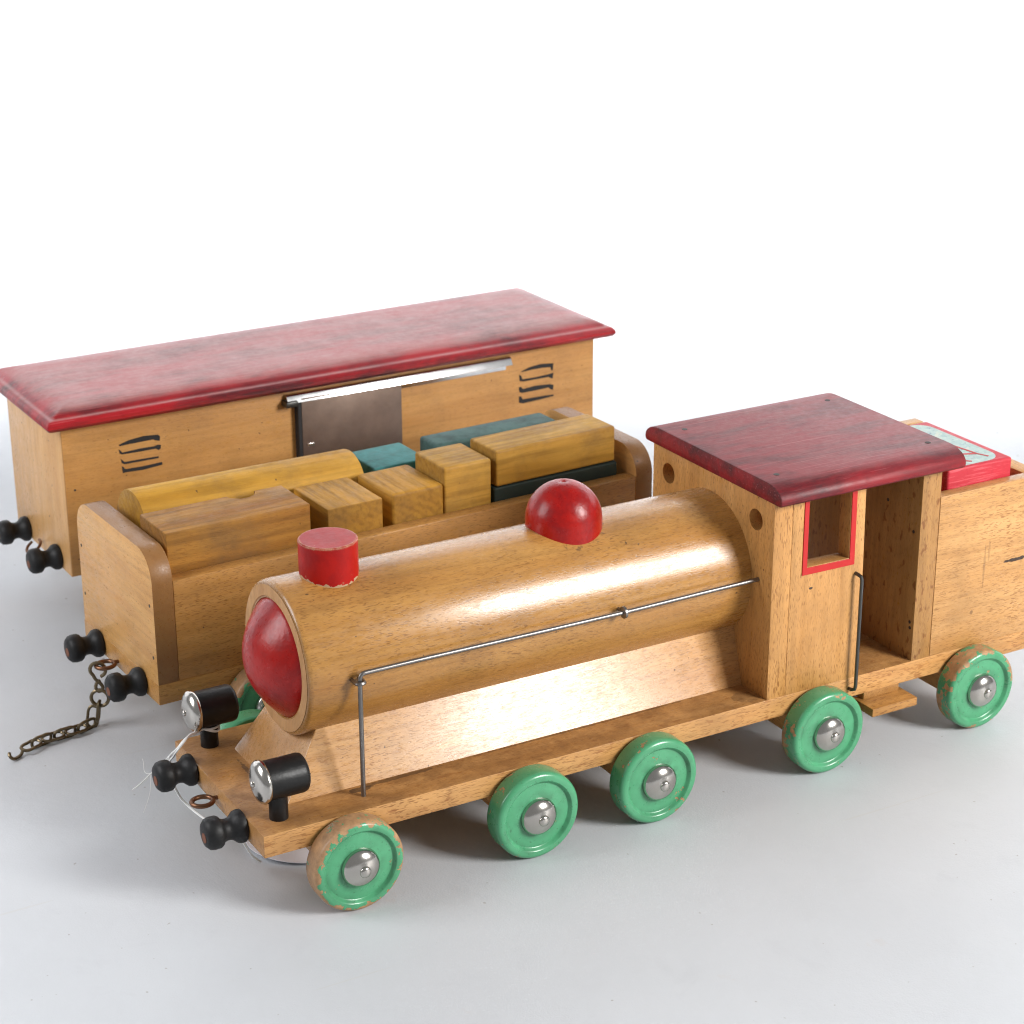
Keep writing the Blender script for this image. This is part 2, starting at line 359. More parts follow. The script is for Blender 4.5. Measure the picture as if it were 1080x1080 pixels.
COPPER = metal('ring_copper_brown', (.21, .105, .06), .38, .10, (.06, .035, .022), .62)
BRASS = metal('chain_old_brass', (.20, .155, .095), .36, .12, (.05, .04, .028), .6)
RAIL = metal('bright_rail', (.90, .90, .90), .24, .06)
DOOR = metal('brown_sheet', (.21, .150, .120), .42, .10, metallic=.75)
INK = plain('burnt_mark', (.012, .010, .010), .75, .3)
NAIL = plain('nail_head', (.035, .026, .02), .6, .3)
PAPER = plain('white_card', (.80, .79, .84), .7, .02)
THREAD = plain('white_thread', (.82, .82, .80), .8, .05)

def picture_material():
    """faded paper picture on the block: pale green-blue print, red lines, navy specks"""
    t = NT('faded_print'); v = t.coord(False)
    c = t.mix(t.ramp(t.noise(v, 150, 6, .7, 1.2), [(.35, 0.), (.68, 1.)]), (.50, .60, .54), (.27, .42, .42))
    c = t.mix(t.math('MULTIPLY', t.ramp(t.noise(v, 75, 3, .6, 1.5), [(.56, 0.), (.63, 1.)]), .7), c, (.60, .62, .50))
    c = t.mix(t.math('MULTIPLY', t.ramp(t.noise(t.coord(False, (1, 3, 1)), 130, 3, .6, .8), [(.64, 0.), (.69, 1.)]), .8), c, (.07, .11, .24))
    t.set(Base_Color=c, Roughness=.5); return t.m
PRINT = picture_material()

# ------------------------------------------------------------------ the sheet everything stands on
def ground_material():
    t = NT('grey_paper'); v = t.coord(False)
    c = t.mix(t.ramp(t.noise(v, 5, 4, .6), [(.3, 0.), (.7, 1.)]), (.558, .575, .600), (.510, .527, .552))
    c = t.mix(t.math('MULTIPLY', t.ramp(t.noise(v, 26, 6, .7, .6), [(.58, 0.), (.80, 1.)]), .30), c, (.42, .43, .46))
    # scuffs and faint scratches
    for rot, sc_, th in ((.5, (2.5, 80, 1), .70), (-1.0, (2.2, 70, 1), .72), (1.9, (3, 95, 1), .73)):
        s_ = t.ramp(t.noise(t.coord(False, sc_, (0, 0, rot)), 2.2, 2, .5, .4), [(th, 0.), (th+.02, 1.)])
        gate = t.ramp(t.noise(v, 8, 1), [(.52, 0.), (.62, 1.)])
        c = t.mix(t.math('MULTIPLY', t.math('MULTIPLY', s_, gate), .38), c, (.50, .49, .47))
    # specks of dust and crumbs of paint
    sp = t.ramp(t.noise(v, 190, 1), [(.772, 0.), (.79, 1.)])
    c = t.mix(t.math('MULTIPLY', sp, .5), c, (.22, .19, .15))
    st = t.ramp(t.noise(v, 22, 5, .7), [(.66, 0.), (.76, 1.)])
    c = t.mix(t.math('MULTIPLY', st, .25), c, (.50, .40, .33))
    t.set(Base_Color=c, Roughness=t.math('ADD', t.math('MULTIPLY', t.noise(v, 60, 5), .25), .38), Specular_IOR_Level=.35)
    t.bump(t.math('ADD', t.noise(v, 900, 3, .6), t.math('MULTIPLY', t.noise(v, 220, 4, .6), 1.2)), .00018, .6)
    return t.m
YAW = .51696
def sheet():
    bm = bmesh.new(); prof = [(-3.0, 0)]
    u0, R, top = 1.61, .34, 2.2
    prof += [(u0*i/8-.0, 0) for i in range(-4, 9)]
    prof += [(u0+R*sin(radians(a)), R-R*cos(radians(a))) for a in range(6, 91, 6)]
    prof += [(u0+R, R+(top-R)*i/4) for i in range(1, 5)]
    cx, cy = -.3472, -.8616
    f = Vector((sin(YAW), cos(YAW), 0)); r = Vector((cos(YAW), -sin(YAW), 0)); rows = []
    for u, z in prof:
        rows.append([bm.verts.new(Vector((cx, cy, z))+f*u+r*w) for w in (-3, -1.5, 0, 1.5, 3)])
    for a, b in zip(rows, rows[1:]):
        for i in range(4): bm.faces.new((a[i], a[i+1], b[i+1], b[i]))
    o = obj('ground', bm, ground_material(), smooth=60)
    o['kind'] = 'structure'; return o
sheet()

# ------------------------------------------------------------------ shared pieces
def wheel_mesh():
    y1, y0 = -.0148, -.0015
    prof = [(0, y0), (.0232, y0)] + [(.0232+.0018*sin(radians(a)), y0-.0018+.0018*cos(radians(a))) for a in (30, 60, 90)]
    prof += [(.025, y1+.0028)] + [(.0222+.0028*cos(radians(a)), y1+.0028-.0028*sin(radians(a))) for a in (18, 36, 54, 72, 90)]
    prof += [(.0205, y1+.0001), (.0198, y1+.0006), (.0193, y1+.0016), (.0187, y1+.0020), (.0178, y1+.0019), (.014, y1+.0015), (.010, y1+.0012), (0, y1+.0012)]
    return lathe(prof, 'y', seg=96)
def cap_mesh():
    b = -.0148+.0010; q = .0106; prof = [(q-.0002, b+.001), (q, b), (q-.0001, b-.0006)]
    prof += [((q-.0001)*cos(radians(a)), b-.0006-.0054*sin(radians(a))) for a in range(10, 71, 10)]
    h = b-.0006-.0054
    prof += [(.0030, h+.0001), (.0030, h-.0004), (.0026, h-.0010), (.0016, h-.0014), (0, h-.0015)]
    return lathe(prof, 'y', seg=48)
WM = [wheel_paint('green_wheel_bare_tread', .42, .045, 1.0), wheel_paint('green_wheel_light_wear', .06, .015, 2.0),
      wheel_paint('green_wheel_speckled', .085, .02, 3.3), wheel_paint('green_wheel_patchy', .145, .01, 4.1),
      wheel_paint('green_wheel_heavy_wear', .175, .085, 5.7)]
W0 = obj('wheel', wheel_mesh(), WM[0], smooth=30)
C0 = obj('hub_cap', cap_mesh(), NICKEL, W0, smooth=50)
first = [True]
def wheel(parent, x, y, mat, flip=False, spin=0.):
    if first[0]: w, c = W0, C0; first[0] = False
    else:
        w = W0.copy(); w.data = W0.data.copy(); w.data.materials[0] = mat; COL.objects.link(w)
        c = C0.copy(); COL.objects.link(c); c.parent = w
    w.data.materials[0] = mat; w.parent = parent
    w.location = (x, y, .025); w.rotation_euler = (0, spin, pi if flip else 0)
    return w

def buffer_part(parent, y, z):
    p = [(0, 0), (.0074, 0), (.0086, -.0008), (.0088, -.0022), (.0084, -.0042), (.0072, -.0056), (.0060, -.0070), (.0056, -.0086), (.0057, -.0104),
         (.0064, -.0120), (.0078, -.0130), (.0085, -.0142), (.0086, -.0172), (.0081, -.0194), (.0064, -.0211), (.0034, -.0217)]
    b = obj('buffer', lathe(p+[(0, -.0218)], 'x', (0, y, z), 40), BLACKBUF, parent)
    obj('worn_tip', lathe([(0, -.0214), (.0027, -.02155), (.0026, -.0219), (0, -.0220)], 'x', (0, y-.001, z-.001), 20), RUSTTIP, b)
    return b
def ring_part(parent, y, z, drop=0., upright=False):
    c = Vector((-.0085, y, z)); pts = []
    for i in range(28):
        a = 2*pi*i/28; pts.append(c+Vector((.0056*cos(a), .0052*sin(a), -drop*cos(a+.4)*0)) if not upright else c+Vector((.0052*cos(a)*.8, .0052*cos(a)*.4, .0052*sin(a))))
    ring = tube(pts, .0013, 10, True)
    shank = tube([c+Vector((.0052, .001, 0)), c+Vector((.0075, .0006, 0)), c+Vector((.011, 0, 0))], .0012, 8)
    return obj('coupling_ring', merge(ring, shank), COPPER, parent)
# ================================================================== LOCOMOTIVE
W, ZB, ZL = .1208, .0484, .0358
loco = thing('toy_locomotive', 'wooden toy steam locomotive with red chimney, red dome, red cab roof and green wheels', 'toy train')
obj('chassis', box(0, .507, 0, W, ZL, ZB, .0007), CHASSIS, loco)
# axle carriers under the board
XW = [.0459, .1502, .2264, .3421, .4556]
for i, x in enumerate(XW):
    obj('axle_block', prism([(x-.017, ZL+.001), (x+.017, ZL+.001), (x+.010, .0165), (x-.010, .0165)], 'y', .004, W-.004, .0005), BEECH_Y, loco)
spins = [.3, 1.2, 2.1, 4.4, 2.2]
for i, x in enumerate(XW):
    wheel(loco, x, 0, WM[i], False, spins[i])
for i, x in enumerate(XW):
    wheel(loco, x, W, WM[(i+2) % 5 if i else 1], True, 1.7*i+.5)
# saddle: tapered wedge that carries the boiler
by, bz, br = .0604, .1137, .0415
def saddle():
    bm = bmesh.new()
    z0, z1 = ZB-.001, .092
    def lv(z, x0, x1, h): return [bm.verts.new((x, y, z)) for x, y in ((x0, by-h), (x1, by-h), (x1, by+h), (x0, by+h))]
    k = (z1-ZB)/.0316
    a = lv(z0, .0238, .308, .0360); b = lv(z1, .0238+.0207*k, .308, .0360-.0095*k)
    bm.faces.new(a); bm.faces.new(b)
    for i in range(4): bm.faces.new((a[i], a[(i+1) % 4], b[(i+1) % 4], b[i]))
    return bevel_sharp(bm, .0006)
obj('saddle', saddle(), SADDLE, loco)
XB = .0363
prof = [(.0318, XB+.004), (.0318, XB+.0002), (.0330, XB), (br-.0022, XB), (br-.0008, XB+.0009), (br, XB+.0030), (br, .15), (br, .3078+.002)]
obj('boiler', lathe(prof, 'x', (0, by, bz), 128), BOILER, loco, smooth=50)
obj('boiler_face', lathe([(.0317, XB+.0012), (.0330, XB-.0003), (br-.0024, XB-.0003), (br-.0030, XB+.0008)], 'x', (0, by, bz), 128), BARE, loco, smooth=30)
dp = [(.0322*k/16, XB+.0010-.0168*(1-(k/16)**2.15)) for k in range(17)]
obj('smokebox_dome', lathe(dp+[(.0322, XB+.004)], 'x', (0, by, bz), 96), REDDOME, loco, smooth=60)
cx = .0680
obj('chimney', lathe([(.0154, .146), (.0155, .150), (.0155, .1735), (.0149, .1741), (0, .1741)], 'z', (cx, by, 0), 72), RED, loco, smooth=40)
dm = [(.0211, .1450), (.0213, .1560)] + [(.0213*cos(radians(a)), .1575+.0218*sin(radians(a))) for a in range(0, 84, 6)] + [(.0015, .1790), (.0008, .1785), (0, .1784)]
obj('steam_dome', lathe(dm, 'z', (.2095, by, 0), 80), REDDOME, loco, smooth=60)
# cab
XC, ZR = .3077, .1672
ports = [lathe([(.0062, XC-.004), (.0062, XC+.0085)], 'x', (0, y, .1520), 32) for y in (.0172, .1042)]
fw = boolean(box(XC, XC+.0125, .0003, W-.0003, ZB-.001, ZR, .00025), ports)
obj('front_wall', fw, BEECH_Z, loco, smooth=30)
def side(y0, y1):
    p = [(XC+.01255, ZB-.001), (.3728, ZB-.001), (.3705, ZR-.0003), (.3603, ZR-.0003), (.3608, .1240), (.3315, .1245), (.3312, ZR-.0003), (XC+.01255, ZR-.0003)]
    return prism(p, 'y', y0, y1, .00025)
sw = obj('side_wall', side(.0002, .0102), CABSIDE, loco)
sf = obj('side_wall', side(W-.0102, W-.0002), BEECH_Z, loco)
frame = [(.3279, ZR-.0008), (.3280, .1202), (.3646, .1197), (.3641, ZR-.0008), (.3606, ZR-.0008), (.3611, .1237), (.3312, .1242), (.3309, ZR-.0008)]
obj('window_frame', prism(frame, 'y', -.00035, .0006, .0001, 1), REDFRAME, sw)
obj('window_frame', prism(frame, 'y', W-.0006, W+.00035, .0001, 1), REDFRAME, sf)
rw = obj('rear_wall', box(.4120, .4256, .0004, W-.0004, ZB-.001, ZR, .0004), RAYFLECK, loco)
def nail_part(parent, c, ax, r=.0009, name='nail'):
    sg = -1 if ax in 'xy' else 1; k = 'xyz'.index(ax)
    obj(name, lathe([(0, c[k]-sg*.0006), (r, c[k]-sg*.0006), (r*.95, c[k]+sg*.00015), (0, c[k]+sg*.0002)], ax, tuple(0 if n == k else c[n] for n in range(3)), 12), NAIL, parent)
for y, z in ((.006, .128), (.004, .072), (.0035, .0685), (.03, .14)): nail_part(rw, (.4120, y, z), 'x', .0011)
# strips of end grain that close the cab front and back
# roof
def roof_profile():
    y0, y1, zb_, zt_ = -.0072, W+.0072, .1666, .1776
    p = [(y0+.0015, zb_), (y0+.0002, zb_+.0012), (y0, zb_+.0030)]
    p += [(y0+.015*(1-cos(radians(a))), zb_+.0030+(zt_-zb_-.0030)*sin(radians(a))) for a in (15, 30, 45, 60, 75, 90)]
    q = [(W-y, z) for y, z in p][::-1]
    return p+q
rf = obj('roof', prism(roof_profile(), 'x', .3062, .4362, .0008, 2, 50), ROOF, loco, smooth=30)
for x, y in ((.318, .014), (.318, .104), (.425, .014), (.424, .106)): nail_part(rf, (x, y, .1776), 'z', .0018)
# handrail wire with its bracket
RX, RY, RZ = .0617, .0134, .1176
pts = [(RX, RY, ZB-.002), (RX, RY, .06), (RX, RY, .09), (RX, RY, RZ-.004)] + [(RX+.0028*(1-cos(radians(a))), RY, RZ-.0028+.0028*sin(radians(a))) for a in (20, 45, 70, 90)]
pts += [(.10, RY, RZ), (.16, RY-.0002, RZ-.0004), (.219, RY-.0001, RZ-.0008), (.27, RY-.0003, RZ-.0002), (XC+.002, RY-.0006, RZ+.0002)]
hr = obj('handrail', tube(pts, .00125, 10), STEEL, loco)
obj('bracket', merge(lathe([(0, -.0013), (.0016, -.0013), (.0034, -.0006), (.0034, .0007), (.0016, .0013), (0, .0013)], 'x', (.2193, RY, RZ-.0008), 16),
      tube([(.2193, RY, RZ-.0008), (.2193, by-br+.002, RZ-.0008)], .0011, 8)), STEEL, hr)
zc = RZ-.0048
obj('bracket', tube(smooth_path([(RX-.0022, by-br+.002, zc), (RX-.0022, RY+.001, zc), (RX-.0018, RY-.0014, zc), (RX, RY-.0022, zc+.0002), (RX+.0018, RY-.0014, zc), (RX+.0022, RY+.001, zc), (RX+.0022, by-br+.002, zc)], 4), .0011, 8), STEEL, hr)
gx = .3662
obj('grab_handle', tube([(gx, .004, .1138), (gx, -.002, .1138), (gx+.0006, -.0042, .1130), (gx+.0010, -.0046, .1110), (gx+.001, -.0046, .075), (gx+.001, -.0046, .0450), (gx+.0008, -.0042, .0428), (gx, -.002, .0418), (gx, .004, .0418)], .0011, 10), GUN, loco)
st = obj('footstep', box(.3745, .4075, -.0125, .006, .0262, .0314, .0005), WAGON, loco)
obj('step_block', box(.378, .404, .0005, .012, .0312, ZL+.001, .0004), BEECH_Y, st)
# headlamps
def lamp(y):
    x = .0148
    body = [(0, .0295), (.0085, .0295), (.0098, .0286), (.0103, .0270), (.0103, .0085), (.0103, .0068), (0, .0068)]
    L = obj('headlamp', lathe(body, 'x', (0, y, .0706), 48), BLACK, loco)
    obj('post', lathe([(.0049, ZB-.001), (.0049, .0635)], 'z', (x, y, 0), 28), BLACK, L)
    d = [(.0108, .0078), (.0114, .0070), (.0114, .0058), (.0108, .0046), (.0090, .0032), (.0060, .0021), (.0030, .0016), (.0016, .00155), (.0016, .0010), (.0011, .0005), (0, .0004)]
    obj('reflector', lathe(d, 'x', (0, y, .0706), 48), NICKEL, L, smooth=50)
lamp(.0146); lamp(.1068)
buffer_part(loco, .0262, .0425); buffer_part(loco, .0940, .0435)
ring_part(loco, .0604, .0420)
# tender body
obj('side_panel', box(.4258, .507, .0003, .0083, ZB-.001, .1484, .0006), TENDER, loco)
obj('side_panel', box(.4258, .507, W-.0083, W-.0003, ZB-.001, .1484, .0006), BEECH, loco)
obj('end_panel', box(.4955, .5068, .0085, W-.0085, ZB-.001, .1482, .0006), BEECH_Y, loco)
obj('coupling_hook', tube([(.505, .060, .042), (.513, .060, .042), (.517, .060, .038), (.514, .060, .034)], .0014, 8), STEEL, loco)

# red picture block that stands in the tender
def picture_block():
    x0, x1, y0, y1, zt = .4385, .4872, .0098, .0870, .1592
    t = thing('picture_block', 'red wooden block with faded pale picture on top, standing in the tender behind the cab', 'toy block', ((x0+x1)/2, (y0+y1)/2, ZB), 0)
    a, b, h = (x1-x0)/2, (y1-y0)/2, zt-ZB
    obj('block_body', box(-a, a, -b, b, 0, h, .0016, 3), REDBLOCK, t)
    e = .0024; r = .0105; g = .0052
    p = arc(a-g-r, b-e-r, r, 0, 90, 6)+[(-a+e, b-e), (-a+e, -b+e)]+arc(a-g-r, -b+e+r, r, 270, 360, 6)
    pic = obj('picture', prism(p, 'z', h-.0004, h+.0002, 0), PRINT, t)
    ln = []
    def seg(p0, p1, w):
        p0, p1 = Vector(p0), Vector(p1); d = (p1-p0).normalized(); n = Vector((-d.y, d.x))*w/2
        ln.append(prism([tuple(p0+n), tuple(p1+n), tuple(p1-n), tuple(p0-n)], 'z', h+.0001, h+.0004, 0))
    seg((.0060, .0020), (.0095, -.0240), .0016); seg((.0095, -.0240), (-.0090, -.0160), .0020); seg((-.0080, -.0040), (.0045, -.0060), .0011)
    seg((.0045, .0030), (.0078, .0018), .0016); seg((.0095, -.0240), (.0125, -.0310), .0014); seg((-.0105, -.0260), (-.0020, -.0330), .0016)
    obj('picture_lines', merge(*ln), REDFRAME, pic)
picture_block()

# ================================================================== OPEN WAGON
GX, GY, GA = .01677, .18969, .04572
gw, gl = .1139, .3480
wag = thing('open_wagon', 'open wooden toy wagon loaded with coloured blocks, between locomotive and red roofed van', 'toy train', (GX, GY, 0), GA)
obj('chassis', box(0, gl, 0, gw, ZL, .0485, .0007), WAGON_B, wag)
r = .0185
def endp(x0, x1):
    y0, y1, z0, z1 = .0003, gw-.0003, .0478, .1288
    p = [(y0, z0), (y1, z0)]+arc(y1-r, z1-r, r, 0, 90, 8)+arc(y0+r, z1-r, r, 90, 180, 8)
    return prism(p, 'x', x0, x1, .0006, 2)
ep = obj('end_panel', endp(.0003, .0132), WAGON_Y, wag, smooth=30)
for y, z in ((.1085, .0990), (.1085, .0674), (.0055, .0965), (.0050, .0643)): nail_part(ep, (.0003, y, z), 'x', .0011)
obj('end_panel', endp(gl-.0132, gl-.0003), WAGON_Y, wag, smooth=30)
obj('side_panel', box(.0133, gl-.0133, .0005, .0108, .0478, .1104, .0007), WAGON, wag)
obj('side_panel', box(.0133, gl-.0133, gw-.0108, gw-.0005, .0478, .1104, .0007), WAGON, wag)
buffer_part(wag, .0236, .0425); buffer_part(wag, .0880, .0425)
ring_part(wag, .0600, .0405)
for x in (.064, .284):
    obj('axle_block', prism([(x-.017, ZL+.001), (x+.017, ZL+.001), (x+.010, .0165), (x-.010, .0165)], 'y', .004, gw-.004, .0005), BEECH_Y, wag)
    wheel(wag, x, 0, WM[0], False, .9); wheel(wag, x, gw, WM[1], True, 2.)

# blocks: local frame of the wagon bed -> world
ca, sa = cos(GA), sin(GA)
def bed(x, y, z=0): return (GX+ca*x-sa*y, GY+sa*x+ca*y, z)
def block(name, label, x0, x1, y0, y1, z0, z1, mat, bev=.0010, yaw=0, cut=None, cat='toy block'):
    a, b, h = (x1-x0)/2, (y1-y0)/2, z1-z0
    bm = box(-a, a, -b, b, 0, h, bev, 3)
    if cut: bm = boolean(bm, cut(a, b, h))
    o = obj(name, bm, mat, None, smooth=40)
    o.location = bed((x0+x1)/2, (y0+y1)/2, z0); o.rotation_euler = (0, 0, GA+yaw)
    tag(o, label, cat, 'loose blocks in the open wagon'); return o
FL = .0486
block('notched_block', 'long brown block with a round notch, at front end of the open wagon', .0157, .1072, .0119, .0500, FL, .1347, BLK_BRN, .0008, -.004,
      lambda a, b, h: [lathe([(.0092, -.01), (.0092, h+.01)], 'z', (a*.40, b+.0006, 0), 32)])
block('cube_block', 'ochre cube with streaky end grain standing between the notched brown block and another cube', .1186, .1557, .0119, .0570, FL, .1283, BLK_END, .0007, 0)
block('cube_block', 'yellow cube with rounded worn edges standing in front of the small teal block', .1622, .1985, .0119, .0565, FL, .1290, BLK_END, .0022, .004)
block('tall_block', 'tallest yellow block, square topped, standing left of the long yellow beam', .1956+.0035, .2330, .0119, .0490, FL, .1388, BLK_OCH, .0018, -.006)
block('flat_beam', 'dark green beam lying underneath the long yellow beam', .2345, .3275, .0112, .0475, FL, .1188, BLK_GRN, .0012, 0)
block('long_beam', 'long yellow beam lying on the dark green one at the rear end of the wagon', .2362, .3268, .0126, .0440, .1189, .1425, BLK_OCH, .0016, .012)
block('small_block', 'small bright teal block between the rounded yellow log and the tall yellow block', .1795, .2185, .0650, .1025, FL, .1262, BLK_TEAL, .0012, 0)
block('slate_beam', 'long slate green beam behind the tall block and the yellow beam, next to the van', .2330, .3275, .0800, .1025, FL, .1275, BLK_SLATE, .0022, 0)
def log():
    L = .150; n = 18; rr = .0205
    p = [(-rr, -.0905), (rr, -.0905)]+arc(0, -rr, rr, 0, 180, n)
    bm = prism(p, 'x', -L/2, L/2, .0008, 2, 50)
    o = obj('half_round_log', bm, BLK_YEL, None, smooth=30)
    A, B = Vector(bed(.0205, .0745, .1408)), Vector(bed(.1705, .0805, .1362)); d = B-A
    o.location = (A+B)/2; o.rotation_euler = (0, math.atan2(-d.z, math.hypot(d.x, d.y)), math.atan2(d.y, d.x))
    tag(o, 'long bright yellow half round log lying behind the notched brown block', 'toy block', 'loose blocks in the open wagon')
log()

# ================================================================== CLOSED VAN
BX, BY, BA = .03614, .40143, .01727
bw, bl, bt = .1110, .4090, .1412
van = thing('closed_van', 'long closed wooden toy goods van with dusty red roof and metal sliding door', 'toy train', (BX, BY, 0), BA)
obj('chassis', box(.001, bl-.001, .0012, bw-.0012, ZL, .0485, .0006), BOXSIDE, van)
obj('side_wall', box(.0004, bl-.0004, 0, .0100, ZL-.0003, bt, .0006), BOXSIDE, van)
obj('side_wall', box(.0004, bl-.0004, bw-.0100, bw, ZL-.0003, bt, .0006), BOXSIDE, van)
ew = obj('end_wall', box(0, .0110, .0006, bw-.0006, ZL-.0005, bt, .0005), BOXEND, van)
obj('end_wall', box(bl-.0110, bl, .0006, bw-.0006, ZL-.0005, bt, .0005), BOXEND, van)
nail_part(van, (.0067, 0, .0957), 'y', .0008)
def van_roof():
    prof = [(-.0080, .1400), (-.0104, .1408), (-.0118, .1428), (-.0116, .1452), (-.0098, .1470), (-.0074, .1477), (-.0062, .1479), (-.0050, .1490),
            (-.0015, .1508), (.0035, .1523), (.0085, .1531), (.0140, .1534)]
    bm = bmesh.new(); rings = []
    for o, z in prof:
        rings.append([bm.verts.new(p) for p in ((o, o, z), (bl-o, o, z), (bl-o, bw-o, z), (o, bw-o, z))])
    bm.faces.new(rings[0])
    for a, b in zip(rings, rings[1:]):
        for i in range(4): bm.faces.new((a[i], a[(i+1) % 4], b[(i+1) % 4], b[i]))
    bm.faces.new(rings[-1])
    bm.normal_update()
    es = [e for e in bm.edges if len(e.link_faces) == 2 and abs(e.verts[0].co.z-e.verts[1].co.z) > 1e-6]
    bmesh.ops.bevel(bm, geom=es, offset=.0012, segments=2, profile=.5, affect='EDGES', clamp_overlap=True)
    return bm
obj('roof', van_roof(), ROOF2, van, smooth=35)
# burnt ventilation strokes
def vent(strokes, ox, oy, kx, ky, slope, x0, z0):
    """four brushed burn marks, drawn on the wall plane"""
    bms = []
    for st in strokes:
        pts = [(x0+(x-ox)*kx, z0-(y-oy+slope*(x-ox))*ky) for x, y in st]
        bms.append(prism(pts, 'y', -.0003, .0004, 0))
    return obj('vent', merge(*bms), INK, van, smooth=None)
vent([[(397, 598), (430, 583), (480, 570), (530, 566), (536, 572), (534, 587), (520, 585), (512, 582), (470, 589), (425, 597), (400, 602)],
      [(396, 613), (402, 618), (406, 624), (470, 611), (515, 605), (526, 600), (537, 601), (536, 613), (528, 618), (520, 613), (470, 621), (405, 630), (398, 627)],
      [(400, 645), (406, 650), (412, 656), (470, 647), (527, 639), (527, 645), (470, 654), (412, 663), (403, 659)],
      [(402, 670), (408, 673), (413, 680), (470, 672), (537, 659), (538, 668), (470, 684), (415, 690), (404, 693)]],
     395, 585, .000207, .000207, .157, .0383, .1240)
vent([[(192, 757), (260, 727), (340, 708), (435, 702), (432, 742), (420, 746), (414, 726), (350, 731), (280, 742), (205, 757)],
      [(182, 775), (195, 780), (206, 802), (300, 789), (400, 770), (436, 760), (430, 796), (415, 792), (400, 786), (300, 801), (215, 815), (185, 812)],
      [(180, 850), (195, 848), (210, 861), (300, 841), (410, 830), (438, 835), (432, 866), (415, 861), (400, 851), (300, 869), (200, 885), (182, 878)],
      [(180, 908), (195, 905), (206, 924), (290, 912), (380, 900), (435, 894), (440, 902), (390, 913), (300, 931), (210, 948), (180, 945)]],
     185, 745, .0001145, .000125, .153, .3449, .1238)
# sliding door on its rail
rl = obj('door_rail', prism([(.0005, .1362), (-.0030, .1360), (-.0044, .1354), (-.0069, .1308), (-.0063, .1305), (-.0036, .1350), (.0005, .1352)], 'x', .1580, .3352, .0001), RAIL, van, smooth=30)
obj('guide_strip', box(.2452, .3325, -.0016, .0005, .1262, .1338, .0001), RAIL, rl)
dr = obj('sliding_door', box(.1682, .2450, -.0062, -.0050, .0500, .1330, .0002), DOOR, van)
obj('door_edge', box(.1655, .1681, -.0060, .0004, .0500, .1320, .0002), INK, dr)
obj('latch', box(.1712, .1765, -.0070, -.0060, .0985, .1003, .0002), RAIL, dr)
obj('rail_clip', merge(box(.1560, .1650, -.0085, .0004, .1285, .1325, .0006)), GUN, rl)
buffer_part(van, .0236, .0425); buffer_part(van, .0870, .0415)
def van_ring():
    c = Vector((-.0070, .0560, .0400)); pts = []
    for i in range(22):
        a = 2*pi*(i/22*.86+.22); pts.append(c+Vector((.0062*sin(a)*.75, .0066*cos(a), .0050*sin(a)*.7)))
    obj('coupling_ring', tube(pts, .0010, 8), COPPER, van)
van_ring()
for x in (.075, .335):
    obj('axle_block', prism([(x-.017, ZL+.001), (x+.017, ZL+.001), (x+.010, .0165), (x-.010, .0165)], 'y', .004, bw-.004, .0005), BEECH_Y, van)
    wheel(van, x, 0, WM[2], False, .4); wheel(van, x, bw, WM[3], True, 2.6)

